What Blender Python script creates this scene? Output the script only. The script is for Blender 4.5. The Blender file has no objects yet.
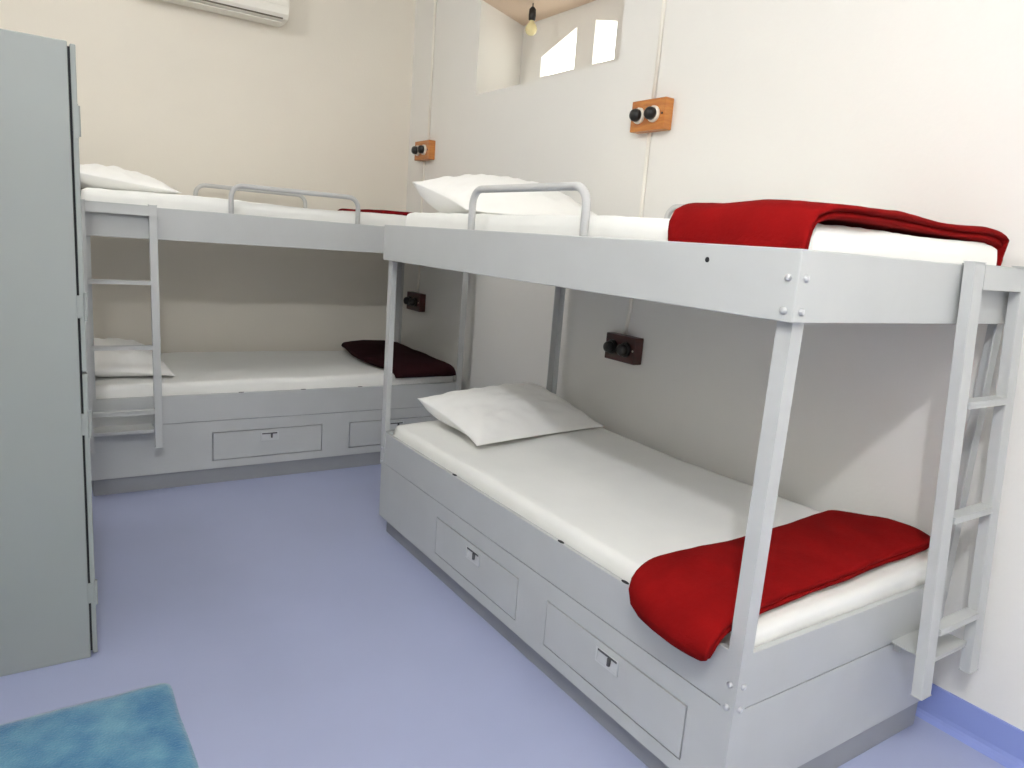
import bpy, bmesh, math, random
from mathutils import Vector, Matrix, noise
from math import sin, cos, pi, radians

random.seed(4)
S = bpy.context.scene
COL = S.collection

# ------------------------------------------------------------------ materials
def srgb(r, g, b):
    f = lambda c: (c / 255 / 12.92) if c / 255 <= 0.04045 else ((c / 255 + 0.055) / 1.055) ** 2.4
    return (f(r), f(g), f(b), 1)

def mat(name, col, rough=0.5, metal=0.0, var=0.0, vscale=3.0, col2=None, bump=0.0, bscale=200.0, sheen=0.0,
        spec=0.5, coat=0.0, stretch=None, detail=4):
    m = bpy.data.materials.new(name)
    m.use_nodes = True
    nt = m.node_tree
    b = nt.nodes['Principled BSDF']
    b.inputs['Base Color'].default_value = col
    b.inputs['Roughness'].default_value = rough
    b.inputs['Metallic'].default_value = metal
    b.inputs['Specular IOR Level'].default_value = spec
    b.inputs['Sheen Weight'].default_value = sheen
    b.inputs['Coat Weight'].default_value = coat
    tc = nt.nodes.new('ShaderNodeTexCoord')
    src = tc.outputs['Object']
    if stretch:
        mp = nt.nodes.new('ShaderNodeMapping')
        mp.inputs['Scale'].default_value = stretch
        nt.links.new(src, mp.inputs['Vector'])
        src = mp.outputs['Vector']
    if var > 0 or col2:
        n = nt.nodes.new('ShaderNodeTexNoise')
        n.inputs['Scale'].default_value = vscale
        n.inputs['Detail'].default_value = detail
        nt.links.new(src, n.inputs['Vector'])
        r = nt.nodes.new('ShaderNodeValToRGB')
        if col2:
            c1, c2 = col, col2
        else:
            c1 = tuple(c * (1 - var) for c in col[:3]) + (1,)
            c2 = tuple(min(1, c * (1 + var)) for c in col[:3]) + (1,)
        r.color_ramp.elements[0].position = 0.35
        r.color_ramp.elements[1].position = 0.65
        r.color_ramp.elements[0].color = c1
        r.color_ramp.elements[1].color = c2
        nt.links.new(n.outputs['Fac'], r.inputs['Fac'])
        nt.links.new(r.outputs['Color'], b.inputs['Base Color'])
    if bump > 0:
        n2 = nt.nodes.new('ShaderNodeTexNoise')
        n2.inputs['Scale'].default_value = bscale
        n2.inputs['Detail'].default_value = 3
        nt.links.new(src, n2.inputs['Vector'])
        bp = nt.nodes.new('ShaderNodeBump')
        bp.inputs['Strength'].default_value = bump
        bp.inputs['Distance'].default_value = 0.004
        nt.links.new(n2.outputs['Fac'], bp.inputs['Height'])
        nt.links.new(bp.outputs['Normal'], b.inputs['Normal'])
    return m

M = {}
M['wall'] = mat('cream_white_plaster', srgb(236, 234, 229), 0.85, var=0.012, vscale=1.5, bump=0.12, bscale=60, spec=0.2)
M['wall_back'] = mat('warm_lit_plaster', srgb(234, 228, 216), 0.85, var=0.015, vscale=1.5, bump=0.12, bscale=60, spec=0.2)  # same plaster as the other walls, tinted creamier for the light on it
M['ceil'] = mat('white_ceiling_paint', srgb(238, 236, 230), 0.9, spec=0.2, bump=0.05)
M['recess_ceil'] = mat('pinkish_ceiling_paint', srgb(226, 205, 186), 0.9, spec=0.2, bump=0.05)
M['floor'] = mat('lavender_blue_vinyl', srgb(166, 173, 204), 0.38, var=0.02, vscale=2.5, bump=0.03, bscale=90, spec=0.4)
M['skirting'] = mat('blue_vinyl_skirting', srgb(140, 154, 212), 0.4, var=0.02, spec=0.4)
M['steel'] = mat('light_grey_painted_steel', srgb(190, 192, 191), 0.42, var=0.02, vscale=6, bump=0.02, bscale=30, spec=0.45)
M['plinth'] = mat('shade_darkened_steel', srgb(150, 152, 155), 0.5, var=0.03, vscale=6)  # bunk paint darkened to stand for shade under the base; also fills the seam
M['locker'] = mat('grey_green_painted_steel', srgb(150, 155, 152), 0.5, var=0.02, vscale=2, bump=0.02, bscale=20, spec=0.4)
M['gap'] = mat('painted_gap_shade', srgb(30, 31, 33), 0.9, var=0.05)  # flat dark colour standing in for the shade in gaps and holes
M['tube'] = mat('grey_painted_tube', srgb(196, 196, 194), 0.35, var=0.02)
M['hook'] = mat('dark_grey_hook', srgb(78, 78, 80), 0.5, var=0.04)
M['bolt'] = mat('zinc_bolt_head', srgb(205, 206, 208), 0.35, metal=0.4, var=0.03)
M['latch'] = mat('pale_latch_plate', srgb(206, 208, 207), 0.4, metal=0.15, var=0.03)
M['sheet'] = mat('white_cotton_sheet', srgb(238, 238, 234), 0.9, var=0.01, vscale=8, bump=0.25, bscale=14, sheen=0.2, spec=0.15)
M['pillow'] = mat('white_pillowcase', srgb(243, 242, 238), 0.9, var=0.01, vscale=8, bump=0.3, bscale=16, sheen=0.2, spec=0.15)
M['red'] = mat('red_fleece', srgb(122, 15, 15), 1.0, var=0.10, vscale=9, bump=0.35, bscale=120, sheen=0.0, spec=0.05)
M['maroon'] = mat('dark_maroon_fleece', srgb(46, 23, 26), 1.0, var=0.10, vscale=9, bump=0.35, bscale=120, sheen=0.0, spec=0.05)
M['wine'] = mat('wine_red_fleece', srgb(110, 16, 22), 1.0, var=0.10, vscale=9, bump=0.35, bscale=120, sheen=0.0, spec=0.05)
M['wood'] = mat('orange_varnished_wood', srgb(196, 128, 60), 0.4, col2=srgb(172, 100, 42), vscale=9, stretch=(1, 1, 6), coat=0.3)
M['redwood'] = mat('dark_red_varnished_wood', srgb(70, 25, 21), 0.4, col2=srgb(52, 20, 17), vscale=9, stretch=(1, 1, 6), coat=0.3)
M['black'] = mat('black_bakelite', srgb(22, 20, 20), 0.3, var=0.05)
M['ring'] = mat('white_ceramic_ring', srgb(225, 218, 206), 0.4, var=0.02)
M['pvc'] = mat('white_pvc_conduit', srgb(240, 236, 226), 0.5, var=0.02)
M['ac'] = mat('white_plastic', srgb(238, 235, 226), 0.45, var=0.01)
M['acdark'] = mat('grey_vent_slot', srgb(105, 98, 84), 0.7, var=0.02)
M['rug'] = mat('teal_blue_bath_mat', srgb(58, 118, 158), 1.0, col2=srgb(104, 154, 178), vscale=10, bump=0.6, bscale=160, sheen=0.5, spec=0.1, detail=6)
M['cord'] = mat('black_cord', srgb(25, 24, 24), 0.5, var=0.03)
M['brass'] = mat('brass_cap', srgb(150, 120, 70), 0.35, metal=0.8, var=0.05)
M['frame'] = mat('white_window_frame', srgb(226, 220, 205), 0.5, var=0.02)

def glass_mat():
    m = bpy.data.materials.new('clear_pane_glass')
    m.use_nodes = True
    nt = m.node_tree
    out = nt.nodes['Material Output']
    nt.nodes.remove(nt.nodes['Principled BSDF'])
    t = nt.nodes.new('ShaderNodeBsdfTransparent')
    t.inputs['Color'].default_value = (0.96, 0.97, 0.95, 1)
    g = nt.nodes.new('ShaderNodeBsdfGlossy')
    g.inputs['Roughness'].default_value = 0.05
    mx = nt.nodes.new('ShaderNodeMixShader')
    mx.inputs['Fac'].default_value = 0.05
    nt.links.new(t.outputs['BSDF'], mx.inputs[1])
    nt.links.new(g.outputs['BSDF'], mx.inputs[2])
    nt.links.new(mx.outputs['Shader'], out.inputs['Surface'])
    return m
M['glass'] = glass_mat()

def emit_mat(name, col, strength):
    m = bpy.data.materials.new(name)
    m.use_nodes = True
    nt = m.node_tree
    b = nt.nodes['Principled BSDF']
    b.inputs['Base Color'].default_value = col
    b.inputs['Emission Color'].default_value = col
    b.inputs['Emission Strength'].default_value = strength
    return m
M['bulb'] = mat('pale_amber_bulb', srgb(236, 224, 172), 0.15, var=0.02)
M['fill_lamp'] = emit_mat('glowing_fill_globe', srgb(252, 252, 253), 228.0)  # for the unseen lamp added as fill
M['lamp'] = emit_mat('glowing_globe', srgb(250, 252, 255), 1080.0)

# ------------------------------------------------------------------ mesh helpers
def box(bm, x0, x1, y0, y1, z0, z1, bev=0.0):
    r = bmesh.ops.create_cube(bm, size=1.0)
    vs = r['verts']
    bmesh.ops.scale(bm, vec=(abs(x1 - x0), abs(y1 - y0), abs(z1 - z0)), verts=vs)
    bmesh.ops.translate(bm, vec=((x0 + x1) / 2, (y0 + y1) / 2, (z0 + z1) / 2), verts=vs)
    if bev > 0:
        es = list({e for v in vs for e in v.link_edges})
        bmesh.ops.bevel(bm, geom=es, offset=bev, segments=2, affect='EDGES', profile=0.5)

def cyl(bm, p0, p1, r0, r1=None, seg=20):
    r1 = r0 if r1 is None else r1
    p0, p1 = Vector(p0), Vector(p1)
    d = p1 - p0
    r = bmesh.ops.create_cone(bm, cap_ends=True, segments=seg, radius1=r0, radius2=r1, depth=d.length)
    q = Vector((0, 0, 1)).rotation_difference(d.normalized()).to_matrix().to_4x4()
    bmesh.ops.transform(bm, matrix=Matrix.Translation((p0 + p1) / 2) @ q, verts=r['verts'])

def tube(bm, pts, r, seg=12):
    pts = [Vector(p) for p in pts]
    rings = []
    prev = None
    for i, p in enumerate(pts):
        a = pts[max(i - 1, 0)]
        b = pts[min(i + 1, len(pts) - 1)]
        t = (b - a).normalized()
        if prev is None:
            n = t.orthogonal().normalized()
        else:
            n = (prev - t * prev.dot(t)).normalized()
        prev = n
        bn = t.cross(n)
        rings.append([bm.verts.new(p + r * (cos(2 * pi * k / seg) * n + sin(2 * pi * k / seg) * bn)) for k in range(seg)])
    for A, B in zip(rings, rings[1:]):
        for k in range(seg):
            bm.faces.new((A[k], A[(k + 1) % seg], B[(k + 1) % seg], B[k]))
    bm.faces.new(rings[0][::-1])
    bm.faces.new(rings[-1])

def arc(c, a0, a1, r, u, v, n=8):
    c, u, v = Vector(c), Vector(u), Vector(v)
    return [c + r * (cos(a0 + (a1 - a0) * i / n) * u + sin(a0 + (a1 - a0) * i / n) * v) for i in range(n + 1)]

def lathe(bm, prof, c=(0, 0, 0), axis='z', seg=28):
    c = Vector(c)
    rings = []
    for (r, h) in prof:
        ring = []
        for k in range(seg):
            a = 2 * pi * k / seg
            if axis == 'z':
                p = Vector((r * cos(a), r * sin(a), h))
            elif axis == '-x':
                p = Vector((-h, r * cos(a), r * sin(a)))
            ring.append(bm.verts.new(c + p))
        rings.append(ring)
    for A, B in zip(rings, rings[1:]):
        for k in range(seg):
            bm.faces.new((A[k], A[(k + 1) % seg], B[(k + 1) % seg], B[k]))
    bm.faces.new(rings[0][::-1])
    bm.faces.new(rings[-1])

def prism(bm, poly, z0, z1, mtx=None):
    """polygon in xy extruded z0..z1, then transformed"""
    lo = [bm.verts.new((x, y, z0)) for x, y in poly]
    hi = [bm.verts.new((x, y, z1)) for x, y in poly]
    n = len(poly)
    bm.faces.new(lo[::-1])
    bm.faces.new(hi)
    for i in range(n):
        bm.faces.new((lo[i], lo[(i + 1) % n], hi[(i + 1) % n], hi[i]))
    if mtx:
        bmesh.ops.transform(bm, matrix=mtx, verts=lo + hi)

def obj(name, bm, m, parent=None, smooth=False, bevel=0.0, loc=None, rot=0.0, sub=0, label=None, autos=None):
    bmesh.ops.recalc_face_normals(bm, faces=bm.faces[:])
    me = bpy.data.meshes.new(name)
    bm.to_mesh(me)
    bm.free()
    me.materials.append(M[m] if isinstance(m, str) else m)
    o = bpy.data.objects.new(name, me)
    COL.objects.link(o)
    if parent:
        o.parent = parent
    if loc is not None:
        o.location = loc
    o.rotation_euler.z = rot
    if smooth:
        for p in me.polygons:
            p.use_smooth = True
    if bevel > 0:
        b = o.modifiers.new('edge', 'BEVEL')
        b.width = bevel
        b.segments = 2
        b.limit_method = 'ANGLE'
        b.angle_limit = radians(40)
    if sub:
        s = o.modifiers.new('soft', 'SUBSURF')
        s.levels = sub
        s.render_levels = sub
    if label:
        o['label'] = label
    return o

def thing(name, label, cat, loc=(0, 0, 0), rot=0.0, group=None):
    o = bpy.data.objects.new(name, None)
    o.empty_display_size = 0.1
    COL.objects.link(o)
    o.location = loc
    o.rotation_euler.z = rot
    tag(o, label, cat, group)
    return o

def tag(o, label, cat, group=None):
    o['label'] = label
    o['category'] = cat
    if group:
        o['group'] = group
    return o

def struct(name, bm, m, parent=None, **k):
    o = obj(name, bm, m, parent, **k)
    if parent is None:
        o['kind'] = 'structure'
    return o

def B():
    return bmesh.new()

# ------------------------------------------------------------------ the room
XL, YN, H = -2.70, -6.3, 3.15       # left wall, wall behind the camera, ceiling height
D = 0.47                             # thickness of the right wall at the high opening

bm = B(); box(bm, XL - 0.2, D + 0.1, YN - 0.2, 0.2, -0.15, 0.0); struct('floor', bm, 'floor')
bm = B(); box(bm, XL - 0.2, D + 0.1, YN - 0.2, 0.2, H, H + 0.15); struct('ceiling', bm, 'ceil')
bm = B(); box(bm, XL - 0.2, D + 0.1, 0.0, 0.2, 0.0, H); struct('wall_back', bm, 'wall_back')
bm = B(); box(bm, XL - 0.2, XL, YN - 0.2, 0.0, 0.0, H); struct('wall_left', bm, 'wall')

# right wall with the high recessed opening (splayed far jamb, flat soffit)
OY0, OY1, OZ0, OZ1 = -0.905, -2.205, 2.225, 2.76
bm = B()
box(bm, 0.0, D, YN, 0.0, 0.0, OZ0)
box(bm, 0.0, D, YN, 0.0, OZ1 + 0.04, H)
prism(bm, [(0, OY0), (D, -0.66), (D, 0.0), (0, 0.0)], OZ0, OZ1 + 0.04)
prism(bm, [(0, YN), (D, YN), (D, -2.45), (0, OY1)], OZ0, OZ1 + 0.04)
wr = struct('wall_right', bm, 'wall')
bm = B()
prism(bm, [(0, OY0), (0, OY1), (D, -2.45), (D, -0.66)], OZ1, OZ1 + 0.04)
struct('trim_1', bm, 'recess_ceil')

# far skin of the recess, pierced by two small arched lights
def yz_panel(bm, polys, x0, x1):
    mt = Matrix(((0, 0, 1, 0), (1, 0, 0, 0), (0, 1, 0, 0), (0, 0, 0, 1)))
    for p in polys:
        prism(bm, p, x0, x1, mt)
w1 = dict(y0=-0.892, y1=-1.243, zb=2.412, za=2.534, zt=2.648)     # slanted head
w2 = dict(y0=-1.412, y1=-1.605, zb=2.412, zt=2.654)
bm = B()
yz_panel(bm, [
    [(0.0, 2.0), (0.0, 3.1), (w1['y0'], 3.1), (w1['y0'], 2.0)],
    [(w1['y0'], 2.0), (w1['y0'], w1['zb']), (w1['y1'], w1['zb']), (w1['y1'], 2.0)],
    [(w1['y0'], w1['za']), (w1['y0'], 3.1), (w1['y1'], 3.1), (w1['y1'], w1['zt'])],
    [(w1['y1'], 2.0), (w1['y1'], 3.1), (w2['y0'], 3.1), (w2['y0'], 2.0)],
    [(w2['y0'], 2.0), (w2['y0'], w2['zb']), (w2['y1'], w2['zb']), (w2['y1'], 2.0)],
    [(w2['y0'], w2['zt']), (w2['y0'], 3.1), (w2['y1'], 3.1), (w2['y1'], w2['zt'] - 0.042)],
    [(w2['y1'], 2.0), (w2['y1'], 3.1), (-2.6, 3.1), (-2.6, 2.0)],
], D, D + 0.05)
struct('wall_recess', bm, 'wall')
for i, (poly) in enumerate([
        [(w1['y0'], w1['zb']), (w1['y1'], w1['zb']), (w1['y1'], w1['zt']), (w1['y0'], w1['za'])],
        [(w2['y0'], w2['zb']), (w2['y1'], w2['zb']), (w2['y1'], w2['zt'] - 0.042), (w2['y0'], w2['zt'])]]):
    bm = B()
    yz_panel(bm, [poly], D + 0.028, D + 0.032)
    struct('window_%d' % (i + 1), bm, 'glass')

# wall behind the camera
bm = B(); box(bm, XL, D, YN - 0.2, YN, 0.0, H); struct('wall_front', bm, 'wall')

# coved vinyl skirting
def skirting(name, p0, p1, nrm):
    bm = B()
    p0, p1, n = Vector(p0), Vector(p1), Vector(nrm)
    prof = [(0, 0), (0.030, 0), (0.022, 0.004), (0.014, 0.010), (0.008, 0.018), (0.005, 0.030), (0.004, 0.113), (0, 0.115)]
    A = [bm.verts.new(p0 + n * a + Vector((0, 0, h))) for a, h in prof]
    C_ = [bm.verts.new(p1 + n * a + Vector((0, 0, h))) for a, h in prof]
    k = len(prof)
    for i in range(k):
        bm.faces.new((A[i], A[(i + 1) % k], C_[(i + 1) % k], C_[i]))
    bm.faces.new(A); bm.faces.new(C_[::-1])
    struct(name, bm, 'skirting')
skirting('baseboard_right', (0, YN, 0), (0, 0, 0), (-1, 0, 0))
skirting('baseboard_back', (XL, 0, 0), (-0.004, 0, 0), (0, -1, 0))
skirting('baseboard_left', (XL, YN, 0), (XL, 0, 0), (1, 0, 0))

# ------------------------------------------------------------------ bunk beds
L, WD = 2.02, 0.94
ZP, ZS, ZB, ZD0, ZD1 = 0.085, 0.341, 0.486, 1.2514, 1.40

def L_post(bm, sx, sy, x, y, z0, z1, w=0.038, t=0.004):
    """angle iron whose outer corner is at x, y; legs run towards sx, sy"""
    poly = [(x, y), (x + sx * w, y), (x + sx * w, y + sy * t), (x + sx * t, y + sy * t), (x + sx * t, y + sy * w), (x, y + sy * w)]
    if sx * sy < 0:
        poly = poly[::-1]
    prism(bm, poly, z0, z1)

def tray(bm, x0, x1, y0, y1, z0, z1, zi, w):
    """open tray: closed outside, sunk inside to zi, walls w thick"""
    o = [(x0, y0), (x1, y0), (x1, y1), (x0, y1)]
    n = [(x0 + w, y0 + w), (x1 - w, y0 + w), (x1 - w, y1 - w), (x0 + w, y1 - w)]
    ob = [bm.verts.new((x, y, z0)) for x, y in o]; ot = [bm.verts.new((x, y, z1)) for x, y in o]
    it = [bm.verts.new((x, y, z1)) for x, y in n]; ib = [bm.verts.new((x, y, zi)) for x, y in n]
    bm.faces.new(ob[::-1]); bm.faces.new(ib)
    for k in range(4):
        q = (k + 1) % 4
        bm.faces.new((ob[k], ob[q], ot[q], ot[k]))
        bm.faces.new((ot[k], ot[q], it[q], it[k]))
        bm.faces.new((it[k], it[q], ib[q], ib[k]))

def bolt_bm(p, n):
    bm = B()
    p, n = Vector(p), Vector(n)
    cyl(bm, p, p + n * 0.004, 0.0075, 0.0072, 16)
    cyl(bm, p + n * 0.004, p + n * 0.0065, 0.0072, 0.004, 16)
    return bm

def make_drawer(root, x0, x1, z0, z1):
    bm = B()
    box(bm, x0 + 0.0042, x1 - 0.0042, -0.0015, 0.018, z0 + 0.0042, z1 - 0.0042, 0.0015)
    d = obj('drawer', bm, 'steel', root)
    # recessed flush latch: plate, dark slot along its top, small turn lever
    cx, cz = (x0 + x1) / 2, z1 - 0.042
    bm = B()
    for a in ((cx - 0.047, cx + 0.047, cz - 0.024, cz - 0.018), (cx - 0.047, cx - 0.041, cz - 0.018, cz + 0.018),
              (cx + 0.041, cx + 0.047, cz - 0.018, cz + 0.018), (cx - 0.047, cx + 0.047, cz + 0.018, cz + 0.022)):
        box(bm, a[0], a[1], -0.0048, -0.001, a[2], a[3])
    prism(bm, [(-0.0042, cz - 0.018), (-0.0005, cz + 0.018), (-0.0012, cz - 0.018)], cx - 0.041, cx + 0.041,
          Matrix(((0, 0, 1, 0), (1, 0, 0, 0), (0, 1, 0, 0), (0, 0, 0, 1))))
    la = obj('latch', bm, 'latch', d, label='pale metal flush latch plate')
    bm = B()
    box(bm, cx - 0.040, cx + 0.040, -0.0052, -0.0012, cz + 0.012, cz + 0.019, 0.001)
    box(bm, cx + 0.006, cx + 0.015, -0.010, -0.0012, cz - 0.010, cz + 0.014, 0.001)
    obj('latch_hook', bm, 'hook', d)
    return d

def make_bunk(name, label, loc, rot, inset, ladder_side, rail_front, rail_back, front_holes, deck_hole=None):
    root = thing(name, label, 'bunk bed', loc, rot, 'grey steel bunk beds')
    # --- plinth
    bm = B(); box(bm, 0.012, L - 0.005, inset, WD - 0.02, 0.0, ZP); obj('plinth', bm, 'plinth', root, bevel=0.002)
    # --- cabinet carcass with openings for the drawers
    dr = [(0.555, 1.14), (1.30, 1.89)]
    dz0, dz1 = 0.127, 0.281
    bm = B()
    t = 0.018
    xs = [0.0, dr[0][0], dr[0][1], dr[1][0], dr[1][1], L]
    box(bm, 0, L, 0, t, ZP, dz0)
    box(bm, 0, L, 0, t, dz1, ZS)
    for a, b_ in ((0, 1), (2, 3), (4, 5)):
        box(bm, xs[a], xs[b_], 0, t, dz0, dz1)
    box(bm, 0, t, t, WD, ZP, ZS); box(bm, L - t, L, t, WD, ZP, ZS)
    box(bm, t, L - t, WD - t, WD, ZP, ZS)
    box(bm, t, L - t, t, WD - t, ZP, ZP + 0.01)
    bmesh.ops.remove_doubles(bm, verts=bm.verts[:], dist=1e-5)
    obj('base_cabinet', bm, 'steel', root)
    bm = B()
    for a, b_ in dr:
        box(bm, a - 0.02, b_ + 0.02, t + 0.003, t + 0.006, dz0 - 0.02, dz1 + 0.02)
    for a, b_ in dr:
        make_drawer(root, a, b_, dz0, dz1)
    bm.free()
    # --- upper tray of the base (separate folded sheet: fine seam above the cabinet)
    bm = B()
    z0 = ZS + 0.003
    tray(bm, 0, L, 0, WD, z0, ZB, z0 + 0.055, 0.016)
    obj('bed_tray', bm, 'steel', root, bevel=0.002)
    bm = B(); box(bm, 0.004, L - 0.004, 0.004, WD - 0.004, ZS, z0); obj('seam', bm, 'plinth', root)
    for hx in front_holes:
        bm = B()
        lathe(bm, [(0.011, 0), (0.011, 0.0018), (0.004, 0.0022)], (0, 0, 0))
        bmesh.ops.scale(bm, vec=(1.3, 0.55, 1), verts=bm.verts[:])
        bmesh.ops.translate(bm, vec=(hx, 0.008, ZB - 0.0005), verts=bm.verts[:])
        obj('rim_hole', bm, 'gap', root, label='small dark hole in the tray rim')
    # --- posts: angle irons lapping the base, passing up inside the deck
    for (sx, sy, x, y, front) in ((1, 1, -0.004, -0.004, 1), (-1, 1, L + 0.004, -0.004, 1), (1, -1, -0.004, WD + 0.004, 0), (-1, -1, L + 0.004, WD + 0.004, 0)):
        bm = B(); L_post(bm, sx, sy, x, y, 0.333, ZD0 + 0.0005)
        p = obj('post', bm, 'steel', root)
        if front:
            nx = -sx
            for z in (0.352, 0.410):
                obj('bolt', bolt_bm((x + sx * 0.020, y, z), (0, -1, 0)), 'bolt', p, smooth=True)
                obj('bolt', bolt_bm((x, y + sy * 0.020, z), (nx, 0, 0)), 'bolt', p, smooth=True)
    # --- deck: open tray with a tall folded front
    e = 0.026
    X0, X1, Y0, Y1 = -0.017, L + 0.017, -e, WD + 0.01
    bm = B()
    tray(bm, X0, X1, Y0, Y1, ZD0, ZD1, ZD0 + 0.012, 0.016)
    dk = obj('deck', bm, 'steel', root, bevel=0.0025)
    for xx in (0.02, L - 0.02):
        for k in (-1, 1):
            for z in (1.268, 1.336):
                if xx < 1:
                    continue
                if k < 0:
                    obj('bolt', bolt_bm((L - 0.006, Y0, z + 0.006), (0, -1, 0)), 'bolt', dk, smooth=True)
                else:
                    obj('bolt', bolt_bm((X1, -0.002, z + 0.006), (1, 0, 0)), 'bolt', dk, smooth=True)
    if deck_hole:
        bm = B()
        cyl(bm, (deck_hole[0], Y0 - 0.0008, deck_hole[1]), (deck_hole[0], Y0 + 0.003, deck_hole[1]), 0.006)
        obj('deck_hole', bm, 'gap', dk, label='small dark hole in the deck front')
    # --- bent tube guard rails
    for (a, b_), y, zt in ((rail_front, -0.004, 1.538), (rail_back, WD - 0.035, 1.56)):
        bm = B()
        r = 0.055
        pts = [(a, y, 1.275), (a, y, zt - r)]
        pts += arc((a + r, y, zt - r), pi, pi / 2, r, (1, 0, 0), (0, 0, 1))[1:]
        pts += arc((b_ - r, y, zt - r), pi / 2, 0, r, (1, 0, 0), (0, 0, 1))
        pts += [(b_, y, 1.275)]
        tube(bm, pts, 0.0125, 14)
        obj('guard_rail', bm, 'tube', root, smooth=True)
    # --- ladder hooked over the deck edge, leaning out a little
    if ladder_side == 'end':      # on the x = L end; the ladder's own u axis runs towards the wall (+y local)
        F = lambda u, o, z: Vector((X1 + 0.004 + o, 0.615 + u, z))
    else:                          # on the front face, at the x = 0 end
        F = lambda u, o, z: Vector((-0.020 + u, Y0 - 0.004 - o, z))
    lean = 0.068
    rw, rd, gap = (0.050, 0.028, 0.263) if ladder_side == 'end' else (0.034, 0.022, 0.290)
    off = lambda z: lean * (1.41 - z)
    def skew(bm, u0, u1, o0, o1, z0, z1, bev=0.0015, follow=True):
        r = bmesh.ops.create_cube(bm, size=1.0)
        vs = r['verts']
        for v in vs:
            u = u0 if v.co.x < 0 else u1
            o = o0 if v.co.y < 0 else o1
            z = z0 if v.co.z < 0 else z1
            v.co = F(u, o + (off(z) if follow else 0), z)
        es = list({e_ for v in vs for e_ in v.link_edges})
        bmesh.ops.bevel(bm, geom=es, offset=bev, segments=2, affect='EDGES')
    bm = B()
    skew(bm, rw, gap, 0.010, 0.030, 1.342 if ladder_side == 'end' else 1.358, 1.402)
    skew(bm, rw, gap, -0.026, 0.012, 1.402, 1.405, 0.0005, False)
    lad = obj('ladder', bm, 'steel', root)
    for u in (0.0, gap):
        bm = B(); skew(bm, u, u + rw, 0.001, 0.001 + rd, 0.262, 1.409)
        obj('side_rail', bm, 'steel', lad)
    for z in (1.06, 0.757, 0.450):
        bm = B()
        skew(bm, rw, gap, 0.002, 0.033, z - 0.006, z)
        skew(bm, rw, gap, 0.027, 0.033, z - 0.018, z - 0.006)
        obj('rung', bm, 'steel', lad)
    bm = B()   # spacer shelf that holds the foot of the ladder off the base
    zz = 0.352
    e0 = -(0.017 + 0.004) if ladder_side == 'end' else -(e + 0.004)
    skew(bm, rw + 0.002, gap - 0.002, e0 + 0.001, 0.012 + off(zz), zz - 0.004, zz, 0.001, False)
    skew(bm, rw + 0.002, gap - 0.002, 0.006 + off(zz), 0.012 + off(zz), zz - 0.014, zz - 0.004, 0.001, False)
    skew(bm, rw + 0.02, rw + 0.026, e0 + 0.001, 0.0, zz - 0.03, zz - 0.004, 0.001, False)
    obj('spacer_shelf', bm, 'steel', lad)
    return root

RB = dict(loc=(-1.0, -2.0, 0), rot=-pi / 2)
BB = dict(loc=(-2.10, -1.086, 0), rot=0.0)
make_bunk('bunk_bed', 'grey steel bunk bed along the right wall, ladder on its near end', RB['loc'], RB['rot'], 0.035, 'end',
          (0.685, 1.315), (0.72, 1.38), (0.66, 1.33, 1.62), (1.795, 1.364))
make_bunk('bunk_bed', 'grey steel bunk bed against the back wall behind the locker, ladder on its long front', BB['loc'], BB['rot'], 0.015, 'front',
          (0.645, 1.305), (0.645, 1.305), (0.70, 1.03, 1.36))

def place(o, bed):
    o.matrix_world = Matrix.Translation(bed['loc']) @ Matrix.Rotation(bed['rot'], 4, 'Z')
    return o

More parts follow.
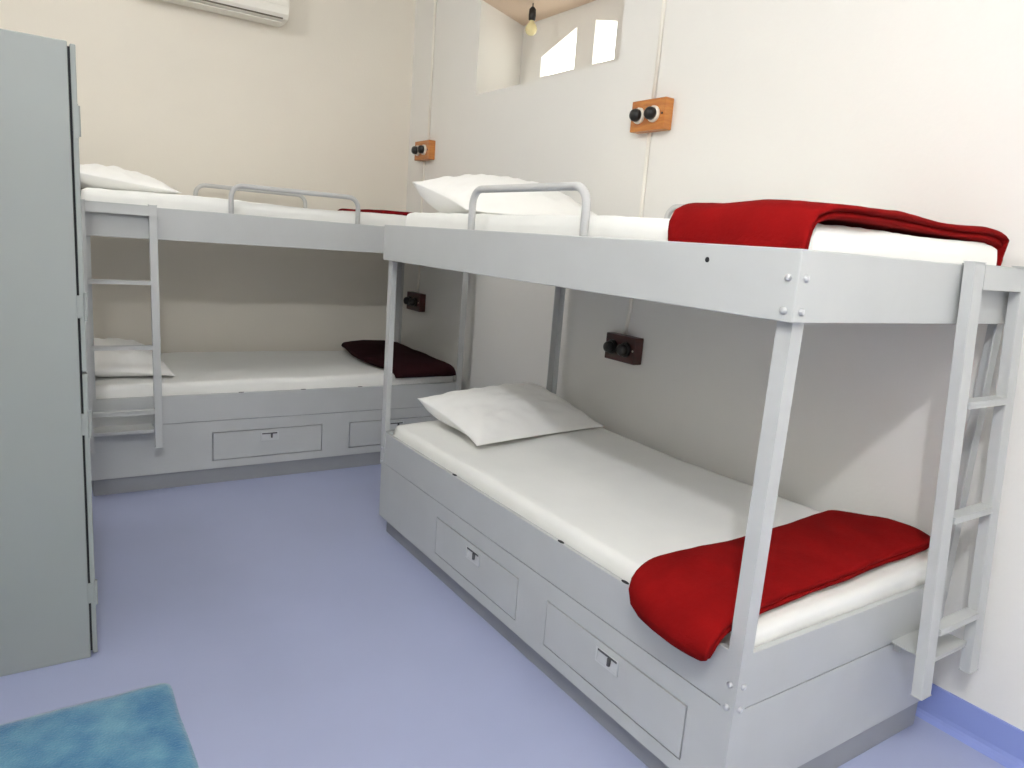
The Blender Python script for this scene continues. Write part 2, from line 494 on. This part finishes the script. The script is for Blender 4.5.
# ------------------------------------------------------------------ mattresses in white sheets
def mattress(bed, z0, z1, label, seed, bulge=0.0, x0=0.02, x1=L - 0.012, y0=0.02, y1=WD - 0.01, slope=0.0, rad=0.03, tilt=0.0):
    bm = B()
    nx, ny, nz = 80, 38, 5
    r = rad
    Lx, Ly, Lz = x1 - x0, y1 - y0, z1 - z0
    def pt(a, b_, c):
        x, y, z = a * Lx, b_ * Ly, c * Lz
        q = Vector((min(max(x, r), Lx - r), min(max(y, r), Ly - r), min(max(z, r * 0.2), Lz - r)))
        d = Vector((x, y, z)) - q
        if d.length > 1e-6:
            m = max(abs(d.x), abs(d.y), abs(d.z))
            d = d.normalized() * m
        p = q + d
        # gentle lumps and long creases in the cloth
        w = Vector((x * 2.0 + seed * 7.1, y * 2.6, z * 3))
        n1 = noise.noise(w) * 0.010
        n2 = noise.noise(Vector((x * 14 + seed, y * 5 + x * 4, seed * 3.3))) * 0.0022
        top = max(0.0, min(1.0, (c - 0.5) * 2))
        p.z += (n1 + n2 + bulge * (1 - (2 * a - 1) ** 4) * (1 - (2 * b_ - 1) ** 4)) * top
        side = (1 - top)
        edge = noise.noise(Vector((x * 9 + seed, y * 9, z * 20 + 3)))
        p.y += slope * c * (1 - b_)
        p.z += tilt * b_ * top
        if b_ < 0.001:
            p.y += abs(edge) * 0.007
            p.z += noise.noise(Vector((x * 5 + 11 * seed, 2, 0))) * 0.008 * (0.3 + side * 0.7) * min(1.0, c * 2)
        if b_ < 0.05 or a > 0.97:
            p.z += noise.noise(Vector((x * 34, y * 30, seed + c * 4))) * 0.0035 * c
        if a > 0.999:
            p.x -= abs(edge) * 0.009
        return p + Vector((x0, y0, z0))
    vid = {}
    def V(i, j, k):
        if (i, j, k) not in vid:
            vid[(i, j, k)] = bm.verts.new(pt(i / nx, j / ny, k / nz))
        return vid[(i, j, k)]
    for i in range(nx):
        for j in range(ny):
            bm.faces.new((V(i, j, nz), V(i + 1, j, nz), V(i + 1, j + 1, nz), V(i, j + 1, nz)))
            bm.faces.new((V(i, j, 0), V(i, j + 1, 0), V(i + 1, j + 1, 0), V(i + 1, j, 0)))
    for k in range(nz):
        for i in range(nx):
            bm.faces.new((V(i, 0, k), V(i + 1, 0, k), V(i + 1, 0, k + 1), V(i, 0, k + 1)))
            bm.faces.new((V(i, ny, k), V(i, ny, k + 1), V(i + 1, ny, k + 1), V(i + 1, ny, k)))
        for j in range(ny):
            bm.faces.new((V(0, j, k), V(0, j, k + 1), V(0, j + 1, k + 1), V(0, j + 1, k)))
            bm.faces.new((V(nx, j, k), V(nx, j + 1, k), V(nx, j + 1, k + 1), V(nx, j, k + 1)))
    o = obj('mattress', bm, 'sheet', smooth=True)
    tag(o, label, 'mattress', 'mattresses in white sheets')
    place(o, bed)
    return o

ZL, ZU = 0.405, 1.264
mattress(RB, ZL, 0.520, 'white sheeted mattress on the lower bunk along the right wall, under a red blanket', 1, slope=0.028, rad=0.012, tilt=0.026, x0=0.022, x1=L - 0.02, y0=0.02, y1=WD - 0.02)
mattress(RB, ZU, 1.460, 'white sheeted mattress on the upper bunk along the right wall, under bright red blanket', 2, x0=0.03, x1=L - 0.006, y0=0.036, y1=WD - 0.055)
mattress(BB, ZL, 0.545, 'white sheeted mattress on the lower bunk at the back wall, in the shade', 3, slope=0.02, rad=0.012, x0=0.022, x1=L - 0.02, y0=0.02, y1=WD - 0.02)
mattress(BB, ZU, 1.465, 'white sheeted mattress on the upper bunk at the back wall, level with the locker\'s hinges', 4, x0=0.006, x1=L - 0.006, y0=0.024, y1=WD - 0.055)

# ------------------------------------------------------------------ pillows
def pillow(bed, cx, cy, zb, lx, ly, rot, label, seed, up=0.12, lift=(0, 0, 0, 0), flange=0.018):
    """lift: height of the seam at corners (-u,-v), (+u,-v), (+u,+v), (-u,+v) above the bed"""
    bm = B()
    n = 34
    def seam(u, v):
        a, b_ = (u + 1) / 2, (v + 1) / 2
        return lift[0] * (1 - a) * (1 - b_) + lift[1] * a * (1 - b_) + lift[2] * a * b_ + lift[3] * (1 - a) * b_
    def prof(u, v):
        f = max(0.0, 1 - u ** 4) ** 0.75 * max(0.0, 1 - v ** 4) ** 0.75
        f *= (0.62 + 0.38 * (1 - u * u) * (1 - v * v))
        return f
    top, bot = {}, {}
    for i in range(n + 1):
        for j in range(n + 1):
            u, v = -1 + 2 * i / n, -1 + 2 * j / n
            # sides pull in between the corners
            px = u * lx / 2 * (1 - 0.045 * (1 - v * v) * abs(u) ** 3)
            py = v * ly / 2 * (1 - 0.07 * (1 - u * u) * abs(v) ** 3)
            f = prof(u, v)
            s = seam(u, v)
            c = noise.noise(Vector((u * 2.2 + seed * 5, v * 2.2, seed)))
            crease = noise.noise(Vector((u * 5 + v * 3 + seed * 3, v * 5 - u * 2, seed))) * 0.012 * min(1, f * 2)
            zt = s + up * f * (1 + 0.12 * c) + crease
            zl = max(0.0, s * (1 - f ** 0.6 * 1.5))
            top[i, j] = bm.verts.new((px, py, zt + 0.003))
            bot[i, j] = bm.verts.new((px, py, min(zl, zt)))
    for i in range(n):
        for j in range(n):
            bm.faces.new((top[i, j], top[i + 1, j], top[i + 1, j + 1], top[i, j + 1]))
            bm.faces.new((bot[i, j], bot[i, j + 1], bot[i + 1, j + 1], bot[i + 1, j]))
    for i in range(n):
        bm.faces.new((top[i, 0], bot[i, 0], bot[i + 1, 0], top[i + 1, 0]))
        bm.faces.new((top[i, n], top[i + 1, n], bot[i + 1, n], bot[i, n]))
        bm.faces.new((top[0, i], top[0, i + 1], bot[0, i + 1], bot[0, i]))
        bm.faces.new((top[n, i], bot[n, i], bot[n, i + 1], top[n, i + 1]))
    o = obj('pillow', bm, 'pillow', smooth=True)
    tag(o, label, 'pillow', 'white pillows')
    o.matrix_world = (Matrix.Translation(bed['loc']) @ Matrix.Rotation(bed['rot'], 4, 'Z') @
                      Matrix.Translation((cx, cy, zb)) @ Matrix.Rotation(rot, 4, 'Z'))
    return o

# local frame of a bed: x along its length, y from the front to the wall
pillow(RB, 0.278, 0.515, 0.548, 0.46, 0.74, 0.10, 'white pillow on the lower bunk along the right wall, half in the shade', 1, up=0.085, lift=(0.10, 0.005, 0.01, 0.11))
pillow(RB, 0.265, 0.44, 1.464, 0.46, 0.74, 0.02, 'white pillow on the upper bunk along the right wall, seen through the near tube rail', 2, up=0.09, lift=(0.12, 0.01, 0.01, 0.14))
pillow(BB, 0.19, 0.47, 0.553, 0.42, 0.70, 0.0, 'white pillow on the lower bunk at the back wall, seen through the ladder', 3, up=0.10, lift=(0.05, 0.01, 0.01, 0.06))
pillow(BB, 0.20, 0.47, 1.468, 0.48, 0.70, 0.0, 'white pillow on the upper bunk at the back wall, above the ladder beside the locker', 4, up=0.07, lift=(0.065, 0.012, 0.012, 0.07))

# ------------------------------------------------------------------ folded blankets
def blanket(bed, path, wid, label, mname, cat_group, seed, t=0.036, cs=None, taper_front=0.0, loft=0.006):
    """path: [(y, z)] local points from the wall side to the front; wid(s) -> (x0, x1), s = 0..1 along the path"""
    pts = [Vector((0, y, z)) for y, z in path]
    # resample by Catmull-Rom
    def cr(p0, p1, p2, p3, u):
        return 0.5 * ((2 * p1) + (-p0 + p2) * u + (2 * p0 - 5 * p1 + 4 * p2 - p3) * u * u + (-p0 + 3 * p1 - 3 * p2 + p3) * u ** 3)
    P = []
    for i in range(len(pts) - 1):
        a = pts[max(i - 1, 0)]; d = pts[min(i + 2, len(pts) - 1)]
        for k in range(10):
            P.append(cr(a, pts[i], pts[i + 1], d, k / 10))
    P.append(pts[-1])
    dist = [0.0]
    for a, b_ in zip(P, P[1:]):
        dist.append(dist[-1] + (b_ - a).length)
    T = dist[-1]
    N = 64
    Q = []
    for i in range(N + 1):
        s = T * i / N
        k = max(j for j in range(len(dist)) if dist[j] <= s + 1e-9)
        k = min(k, len(P) - 2)
        u = (s - dist[k]) / max(1e-9, dist[k + 1] - dist[k])
        Q.append(P[k].lerp(P[k + 1], u))
    # cross section: two folded layers; w in 0..1 across (1 = near edge), h in thickness units
    C = []
    for k in range(15):
        C.append((k / 14 * 0.985, 1.0))
    for k in range(1, 6):
        a = pi / 2 - k * pi / 6
        C.append((0.985 + 0.030 * cos(a), 0.77 + 0.23 * sin(a)))
    C.append((0.972, 0.52)); C.append((0.968, 0.49))
    for k in range(1, 6):
        a = pi / 2 - k * pi / 6
        C.append((0.968 + 0.026 * cos(a), 0.26 + 0.22 * sin(a)))
    C.append((0.95, 0.0))
    for k in range(1, 13):
        C.append((0.95 - 0.95 * k / 12, 0.0))
    for k in range(1, 8):
        a = -pi / 2 - k * pi / 8
        C.append((0.0 + 0.05 * cos(a), 0.5 + 0.5 * sin(a)))
    bm = B()
    rings = []
    for i, q in enumerate(Q):
        s = i / N
        tn = (Q[min(i + 1, N)] - Q[max(i - 1, 0)]).normalized()
        nr = Vector((0, tn.z, -tn.y))
        if nr.z < 0 and abs(nr.z) > abs(nr.y):
            nr = -nr
        if abs(nr.z) <= abs(nr.y) and nr.y > 0:
            nr = -nr
        x0, x1 = wid(s)
        # rounded ends of the roll
        endf = min(1.0, (1 - s) / 0.05) if taper_front else 1.0
        endf = math.sqrt(max(0.0, 1 - (1 - endf) ** 2))
        endb = min(1.0, s / 0.03)
        endb = math.sqrt(max(0.0, 1 - (1 - endb) ** 2))
        sc = max(0.12, min(endf, endb))
        ring = []
        for (w, h) in C:
            x = x0 + (x1 - x0) * w
            lump = noise.noise(Vector((x * 7 + seed, q.y * 5, q.z * 5 + seed))) * loft * 1.4
            lump += noise.noise(Vector((x * 20 + seed, q.y * 16, q.z * 16))) * loft * 0.35
            puff = 0.30 * (1 - (2 * min(max(w, 0), 1) - 1) ** 2)
            hh = 0.5 + (h - 0.5) * sc
            off = hh * t * (1 + puff * h) + lump * h
            wav = noise.noise(Vector((seed + w, q.y * 4, q.z * 4))) * 0.008 + noise.noise(Vector((seed * 2, q.y * 11, h * 2))) * 0.004
            ring.append(bm.verts.new(Vector((x + wav, 0, 0)) + Vector((0, q.y, q.z)) + nr * off))
        rings.append(ring)
    k = len(C)
    for A, Bq in zip(rings, rings[1:]):
        for i in range(k):
            bm.faces.new((A[i], A[(i + 1) % k], Bq[(i + 1) % k], Bq[i]))
    bm.faces.new(rings[0]); bm.faces.new(rings[-1][::-1])
    o = obj('blanket', bm, mname, smooth=True)
    tag(o, label, 'blanket', cat_group)
    place(o, bed)
    return o

def w_low(s):
    # far edge, near edge (local x); rounded tip where it hangs over the front
    far = 1.705 - 0.01 * sin(s * 9)
    near = 1.965
    k = max(0.0, (s - 0.80) / 0.20)
    far = far - 0.026 * s + 0.075 * k ** 3
    if s < 0.12:
        far += 0.10 * (1 - s / 0.12) ** 2
    e = max(0.0, (s - 0.93) / 0.07)
    e = 1 - math.sqrt(max(0.0, 1 - e * e))
    return far + 0.06 * e, near + 0.020 * k - 0.035 * e
blanket(RB, [(0.920, 0.556), (0.88, 0.558), (0.6, 0.549), (0.3, 0.540), (0.12, 0.533), (0.05, 0.529), (-0.005, 0.515), (-0.028, 0.490), (-0.027, 0.452)],
        w_low, 'deep red blanket folded across the foot of the lower right bunk, hanging over its front', 'red', 'folded blankets', 1, t=0.042, taper_front=1)

def w_up(s):
    far = 1.60 + 0.012 * sin(s * 6) + 0.075 * max(0, (s - 0.5) / 0.5) ** 1.5
    near = 2.0 + 0.008 * sin(s * 11)
    k = max(0.0, (s - 0.86) / 0.14)
    return far - 0.01 * k, near + 0.03 * min(1.0, max(0, (s - 0.6) / 0.2)) - 0.005 * k
blanket(RB, [(0.902, 1.385), (0.912, 1.412), (0.900, 1.448), (0.83, 1.464), (0.6, 1.468), (0.35, 1.470), (0.12, 1.468), (0.056, 1.458), (0.032, 1.440), (0.028, 1.375)],
        w_up, 'bright red folded blanket lying across the upper right bunk near its ladder', 'red', 'folded blankets', 5, t=0.032, loft=0.006)

def w_bl(s):
    return 1.60 - 0.06 * sin(s * 3.0), 1.968
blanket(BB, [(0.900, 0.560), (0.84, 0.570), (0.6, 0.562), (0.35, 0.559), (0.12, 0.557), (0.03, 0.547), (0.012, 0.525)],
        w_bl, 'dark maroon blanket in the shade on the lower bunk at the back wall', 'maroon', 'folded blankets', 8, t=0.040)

def w_bu(s):
    return 1.52 + 0.08 * s, 1.985
blanket(BB, [(0.84, 1.468), (0.78, 1.472), (0.6, 1.470), (0.45, 1.468), (0.30, 1.466)],
        w_bu, 'wine red blanket on the upper back bunk, only a thin edge showing', 'wine', 'folded blankets', 11, t=0.026, loft=0.004)

# ------------------------------------------------------------------ locker
LX1, LY0, LY1, LH = -2.196, -2.56, -1.72, 1.80
root = thing('locker', 'tall grey steel locker at the left edge, its hinged doors seen edge-on', 'locker', ((XL + LX1) / 2, (LY0 + LY1) / 2, 0))
def LB(bm, x0, x1, y0, y1, z0, z1, bev=0.0):
    box(bm, x0 - root.location.x, x1 - root.location.x, y0 - root.location.y, y1 - root.location.y, z0, z1, bev)
bm = B(); LB(bm, XL + 0.005, LX1 - 0.002, LY0, LY1, 0.0, LH, 0.003); obj('body', bm, 'locker', root)
for (z0, z1), hz in (((0.908, 1.795), (1.095, 1.60)), ((0.012, 0.900), (0.215, 0.750))):
    bm = B(); LB(bm, LX1 + 0.004, LX1 + 0.017, LY0 + 0.002, LY1 - 0.002, z0, z1, 0.002)
    d = obj('door', bm, 'locker', root)
    for z in hz:
        bm = B()
        if z < 1.5:
            LB(bm, LX1 - 0.003, LX1 + 0.010, LY0 - 0.0008, LY0 + 0.012, z - 0.032, z + 0.032, 0.0005)
        else:
            LB(bm, LX1 + 0.006, LX1 + 0.018, LY0 - 0.0008, LY0 + 0.012, z - 0.045, z + 0.045, 0.0005)
        cyl(bm, (LX1 + 0.018 - root.location.x, LY0 + 0.004 - root.location.y, z - 0.04), (LX1 + 0.018 - root.location.x, LY0 + 0.004 - root.location.y, z + 0.04), 0.005)
        obj('hinge', bm, 'locker', d)
    bm = B()
    LB(bm, LX1 + 0.0175, LX1 + 0.027, LY1 - 0.12, LY1 - 0.09, (z0 + z1) / 2 - 0.06, (z0 + z1) / 2 + 0.06, 0.003)
    obj('handle', bm, 'latch', d)
bm = B(); LB(bm, LX1 - 0.0025, LX1 + 0.0045, LY0 + 0.006, LY1 - 0.006, 0.02, LH - 0.012); obj('door_gap_shade', bm, 'gap', root)  # dark strip painted in for the shade between doors and body

# ------------------------------------------------------------------ socket boards and conduits
def board(y0, y1, z0, z1, wood, label, group, glint=False, depth=0.05):
    cy, cz = (y0 + y1) / 2, (z0 + z1) / 2
    root = thing('socket_board', label, 'wall socket', (0, cy, cz), 0, group)
    bm = B(); box(bm, -depth, 0.0, y0 - cy, y1 - cy, z0 - cz, z1 - cz, 0.004); obj('wooden_box', bm, wood, root)
    w = y0 - y1
    for f in (0.26, 0.70):
        yy = y0 - cy + (y1 - y0) * f
        bm = B()
        lathe(bm, [(0.034, 0.0), (0.034, 0.010), (0.031, 0.014), (0.020, 0.014)], (-depth + 0.001, yy, 0), '-x')
        rg = obj('rosette', bm, 'ring' if wood == 'wood' else 'black', root, smooth=False, bevel=0.001)
        bm = B()
        lathe(bm, [(0.026, 0.012), (0.027, 0.022), (0.026, 0.034), (0.021, 0.042), (0.012, 0.046), (0.004, 0.047)], (-depth + 0.001, yy, 0), '-x')
        obj('socket', bm, 'black', root, smooth=True)
    bm = B()
    lathe(bm, [(0.005, 0.0), (0.005, 0.002), (0.002, 0.003)], (-depth + 0.0005, y1 - cy + 0.014, 0.0), '-x')
    obj('screw', bm, 'black' if wood == 'wood' else 'ring', root)
    return root
board(-2.385, -2.592, 1.886, 2.016, 'wood', 'orange wooden socket board with two black sockets high above the upper right bunk', 'wooden socket boards')
board(-0.20, -0.412, 1.868, 1.992, 'wood', 'small orange wooden socket board near the far corner of the right wall', 'wooden socket boards')
board(-2.37, -2.572, 0.866, 0.988, 'redwood', 'dark maroon socket board on the wall above the lower right bunk', 'wooden socket boards')
board(-0.19, -0.392, 0.842, 0.966, 'redwood', 'dark red socket board at the far corner under the back upper deck', 'wooden socket boards')

def conduit(runs, label):
    bm = B()
    for pts in runs:
        tube(bm, pts, 0.0085, 10)
    o = obj('conduit', bm, 'pvc', smooth=True)
    tag(o, label, 'conduit', 'white conduits on the right wall')
xo = -0.0088
conduit([[(xo, -2.480, H - 0.002), (xo, -2.472, 2.018)], [(xo, -2.470, 1.884), (xo, -2.472, 1.5), (xo, -2.468, 1.1), (xo, -2.452, 0.990)]],
        'white conduit running down the right wall through the nearer orange socket board')
conduit([[(xo, -0.318, H - 0.002), (xo, -0.320, 1.994)], [(xo, -0.275, 1.866), (xo, -0.268, 1.5), (xo, -0.285, 1.1), (xo, -0.278, 0.968)]],
        'white conduit running down the right wall beside the far corner')

# ------------------------------------------------------------------ air conditioner
AX0, AX1 = -1.80, -0.925
root = thing('air_conditioner', 'white split air conditioner high on the back wall, cut by the top edge', 'air conditioner', ((AX0 + AX1) / 2, 0, 2.575))
w = (AX1 - AX0) / 2
# side profile in (y, z)
prof = [(0.0, 0.0), (-0.03, -0.004), (-0.13, -0.006), (-0.185, 0.004), (-0.205, 0.03), (-0.21, 0.06), (-0.205, 0.22), (-0.185, 0.265), (-0.15, 0.28), (0.0, 0.285)]
bm = B()
prism(bm, prof, -w, w, Matrix(((0, 0, 1, 0), (1, 0, 0, 0), (0, 1, 0, 0), (0, 0, 0, 1))))
obj('casing', bm, 'ac', root, bevel=0.006)
bm = B(); box(bm, -w + 0.05, w - 0.035, -0.2, -0.183, 0.0055, 0.0105)
bmesh.ops.rotate(bm, cent=(0, -0.19, 0.008), matrix=Matrix.Rotation(radians(0), 3, 'X'), verts=bm.verts[:])
obj('vent_slot', bm, 'acdark', root)
bm = B(); box(bm, -w + 0.05, w - 0.035, -0.170, -0.07, -0.0125, -0.0065, 0.001); obj('louver', bm, 'ac', root)
bm = B(); box(bm, -w + 0.012, w - 0.012, -0.2135, -0.208, 0.075, 0.215, 0.002); obj('front_panel', bm, 'ac', root)

# ------------------------------------------------------------------ bulb hanging in the recess
root = thing('pendant_bulb', 'bare bulb on a black cord hanging in the high wall opening', 'light bulb', (0.25, -1.082, OZ1))
bm = B(); tube(bm, [(0, 0, 0), (0, 0, -0.045)], 0.0035, 8); obj('cord', bm, 'cord', root, smooth=True)
bm = B()
lathe(bm, [(0.006, -0.018), (0.012, -0.024), (0.020, -0.034), (0.0215, -0.064), (0.020, -0.092), (0.014, -0.096)])
obj('lamp_holder', bm, 'black', root, smooth=True)
bm = B()
lathe(bm, [(0.012, -0.092), (0.0135, -0.100), (0.019, -0.109), (0.029, -0.122), (0.035, -0.138), (0.035, -0.152), (0.029, -0.167), (0.017, -0.176), (0.003, -0.179)])
obj('bulb', bm, 'bulb', root, smooth=True)

# ------------------------------------------------------------------ bath mat
bm = B()
nx, ny = 46, 60
mw, ml = 0.62, 0.95
g = {}
for i in range(nx + 1):
    for j in range(ny + 1):
        u, v = i / nx, j / ny
        x, y = (u - 0.5) * mw, (v - 0.5) * ml
        # rounded corners
        r = 0.03
        qx = min(max(x, -mw / 2 + r), mw / 2 - r); qy = min(max(y, -ml / 2 + r), ml / 2 - r)
        d = Vector((x - qx, y - qy))
        if d.length > 1e-6:
            d = d.normalized() * max(abs(d.x), abs(d.y))
        x, y = qx + d.x, qy + d.y
        edge = min(u, 1 - u, v, 1 - v)
        z = 0.011 * min(1, edge * 25 + 0.15) + noise.noise(Vector((x * 45, y * 45, 0))) * 0.0022 + max(0, noise.noise(Vector((x * 4, y * 4, 2)))) * 0.004
        x += noise.noise(Vector((y * 5, 3, 0))) * 0.006
        y += noise.noise(Vector((x * 5, 9, 0))) * 0.008
        g[i, j] = bm.verts.new((x, y, max(0.002, z)))
for i in range(nx):
    for j in range(ny):
        bm.faces.new((g[i, j], g[i + 1, j], g[i + 1, j + 1], g[i, j + 1]))
border = [g[i, 0] for i in range(nx + 1)] + [g[nx, j] for j in range(1, ny + 1)] + [g[i, ny] for i in range(nx - 1, -1, -1)] + [g[0, j] for j in range(ny - 1, 0, -1)]
low = [bm.verts.new((v.co.x, v.co.y, 0.0005)) for v in border]
for i in range(len(border)):
    j = (i + 1) % len(border)
    bm.faces.new((border[i], border[j], low[j], low[i]))
o = obj('rug', bm, 'rug', smooth=True, loc=(-2.003 - mw / 2, -2.80 - ml / 2, 0.0), rot=radians(0.8))
tag(o, 'teal blue mottled bath mat on the floor in front of the locker', 'rug')

# ------------------------------------------------------------------ lamps
# globe lamps on bent arms above the frame, left wall; far one added fill
def globe_lamp(y, z, label, lamp):
    x = -2.46
    root = thing('wall_lamp', label, 'light', (x, y, z), 0)
    bm = B()
    cyl(bm, (XL - x + 0.001, 0, 0.10), (XL - x + 0.02, 0, 0.10), 0.045)
    tube(bm, [(XL - x + 0.02, 0, 0.10), (-0.06, 0, 0.10), (-0.02, 0, 0.095), (0, 0, 0.08), (0, 0, 0.045)], 0.008, 10)
    obj('wall_arm', bm, 'ac', root)
    bm = B(); bmesh.ops.create_uvsphere(bm, u_segments=32, v_segments=20, radius=0.05); obj('globe', bm, lamp, root, smooth=True)
globe_lamp(-5.2, 2.78, 'white globe lamp high on the left wall behind the camera', 'lamp')
globe_lamp(-1.85, 2.77, 'added white fill globe, unseen, high on the left wall above the locker', 'fill_lamp')  # unseen fill, added to brighten the far walls

wd = bpy.data.worlds.new('bright_sky'); S.world = wd; wd.use_nodes = True
bg = wd.node_tree.nodes['Background']
bg.inputs['Color'].default_value = (1.0, 0.985, 0.93, 1)
bg.inputs['Strength'].default_value = 5.0

# ------------------------------------------------------------------ camera
cam = bpy.data.cameras.new('camera'); co = bpy.data.objects.new('camera', cam); COL.objects.link(co)
cam.sensor_width = 36; cam.lens = 723.736 * 36 / 1024; cam.clip_start = 0.05
r_ = Vector((0.83283815, -0.54821108, 0.07645411)); u_ = Vector((0.04324218, 0.20214207, 0.97840109)); f_ = Vector((0.55182491, 0.81154371, -0.19205746))
mw_ = Matrix((r_, u_, -f_)).transposed().to_4x4()
mw_.translation = Vector((-2.31309, -4.94142, 1.36940))
co.matrix_world = mw_
S.camera = co

S.view_settings.view_transform = 'Standard'
S.view_settings.look = 'None'
S.view_settings.gamma = 1.0
S.view_settings.use_curve_mapping = False
S.view_settings.exposure = -0.07
S.cycles.max_bounces = 10
S.cycles.diffuse_bounces = 6
S.cycles.use_denoising = True
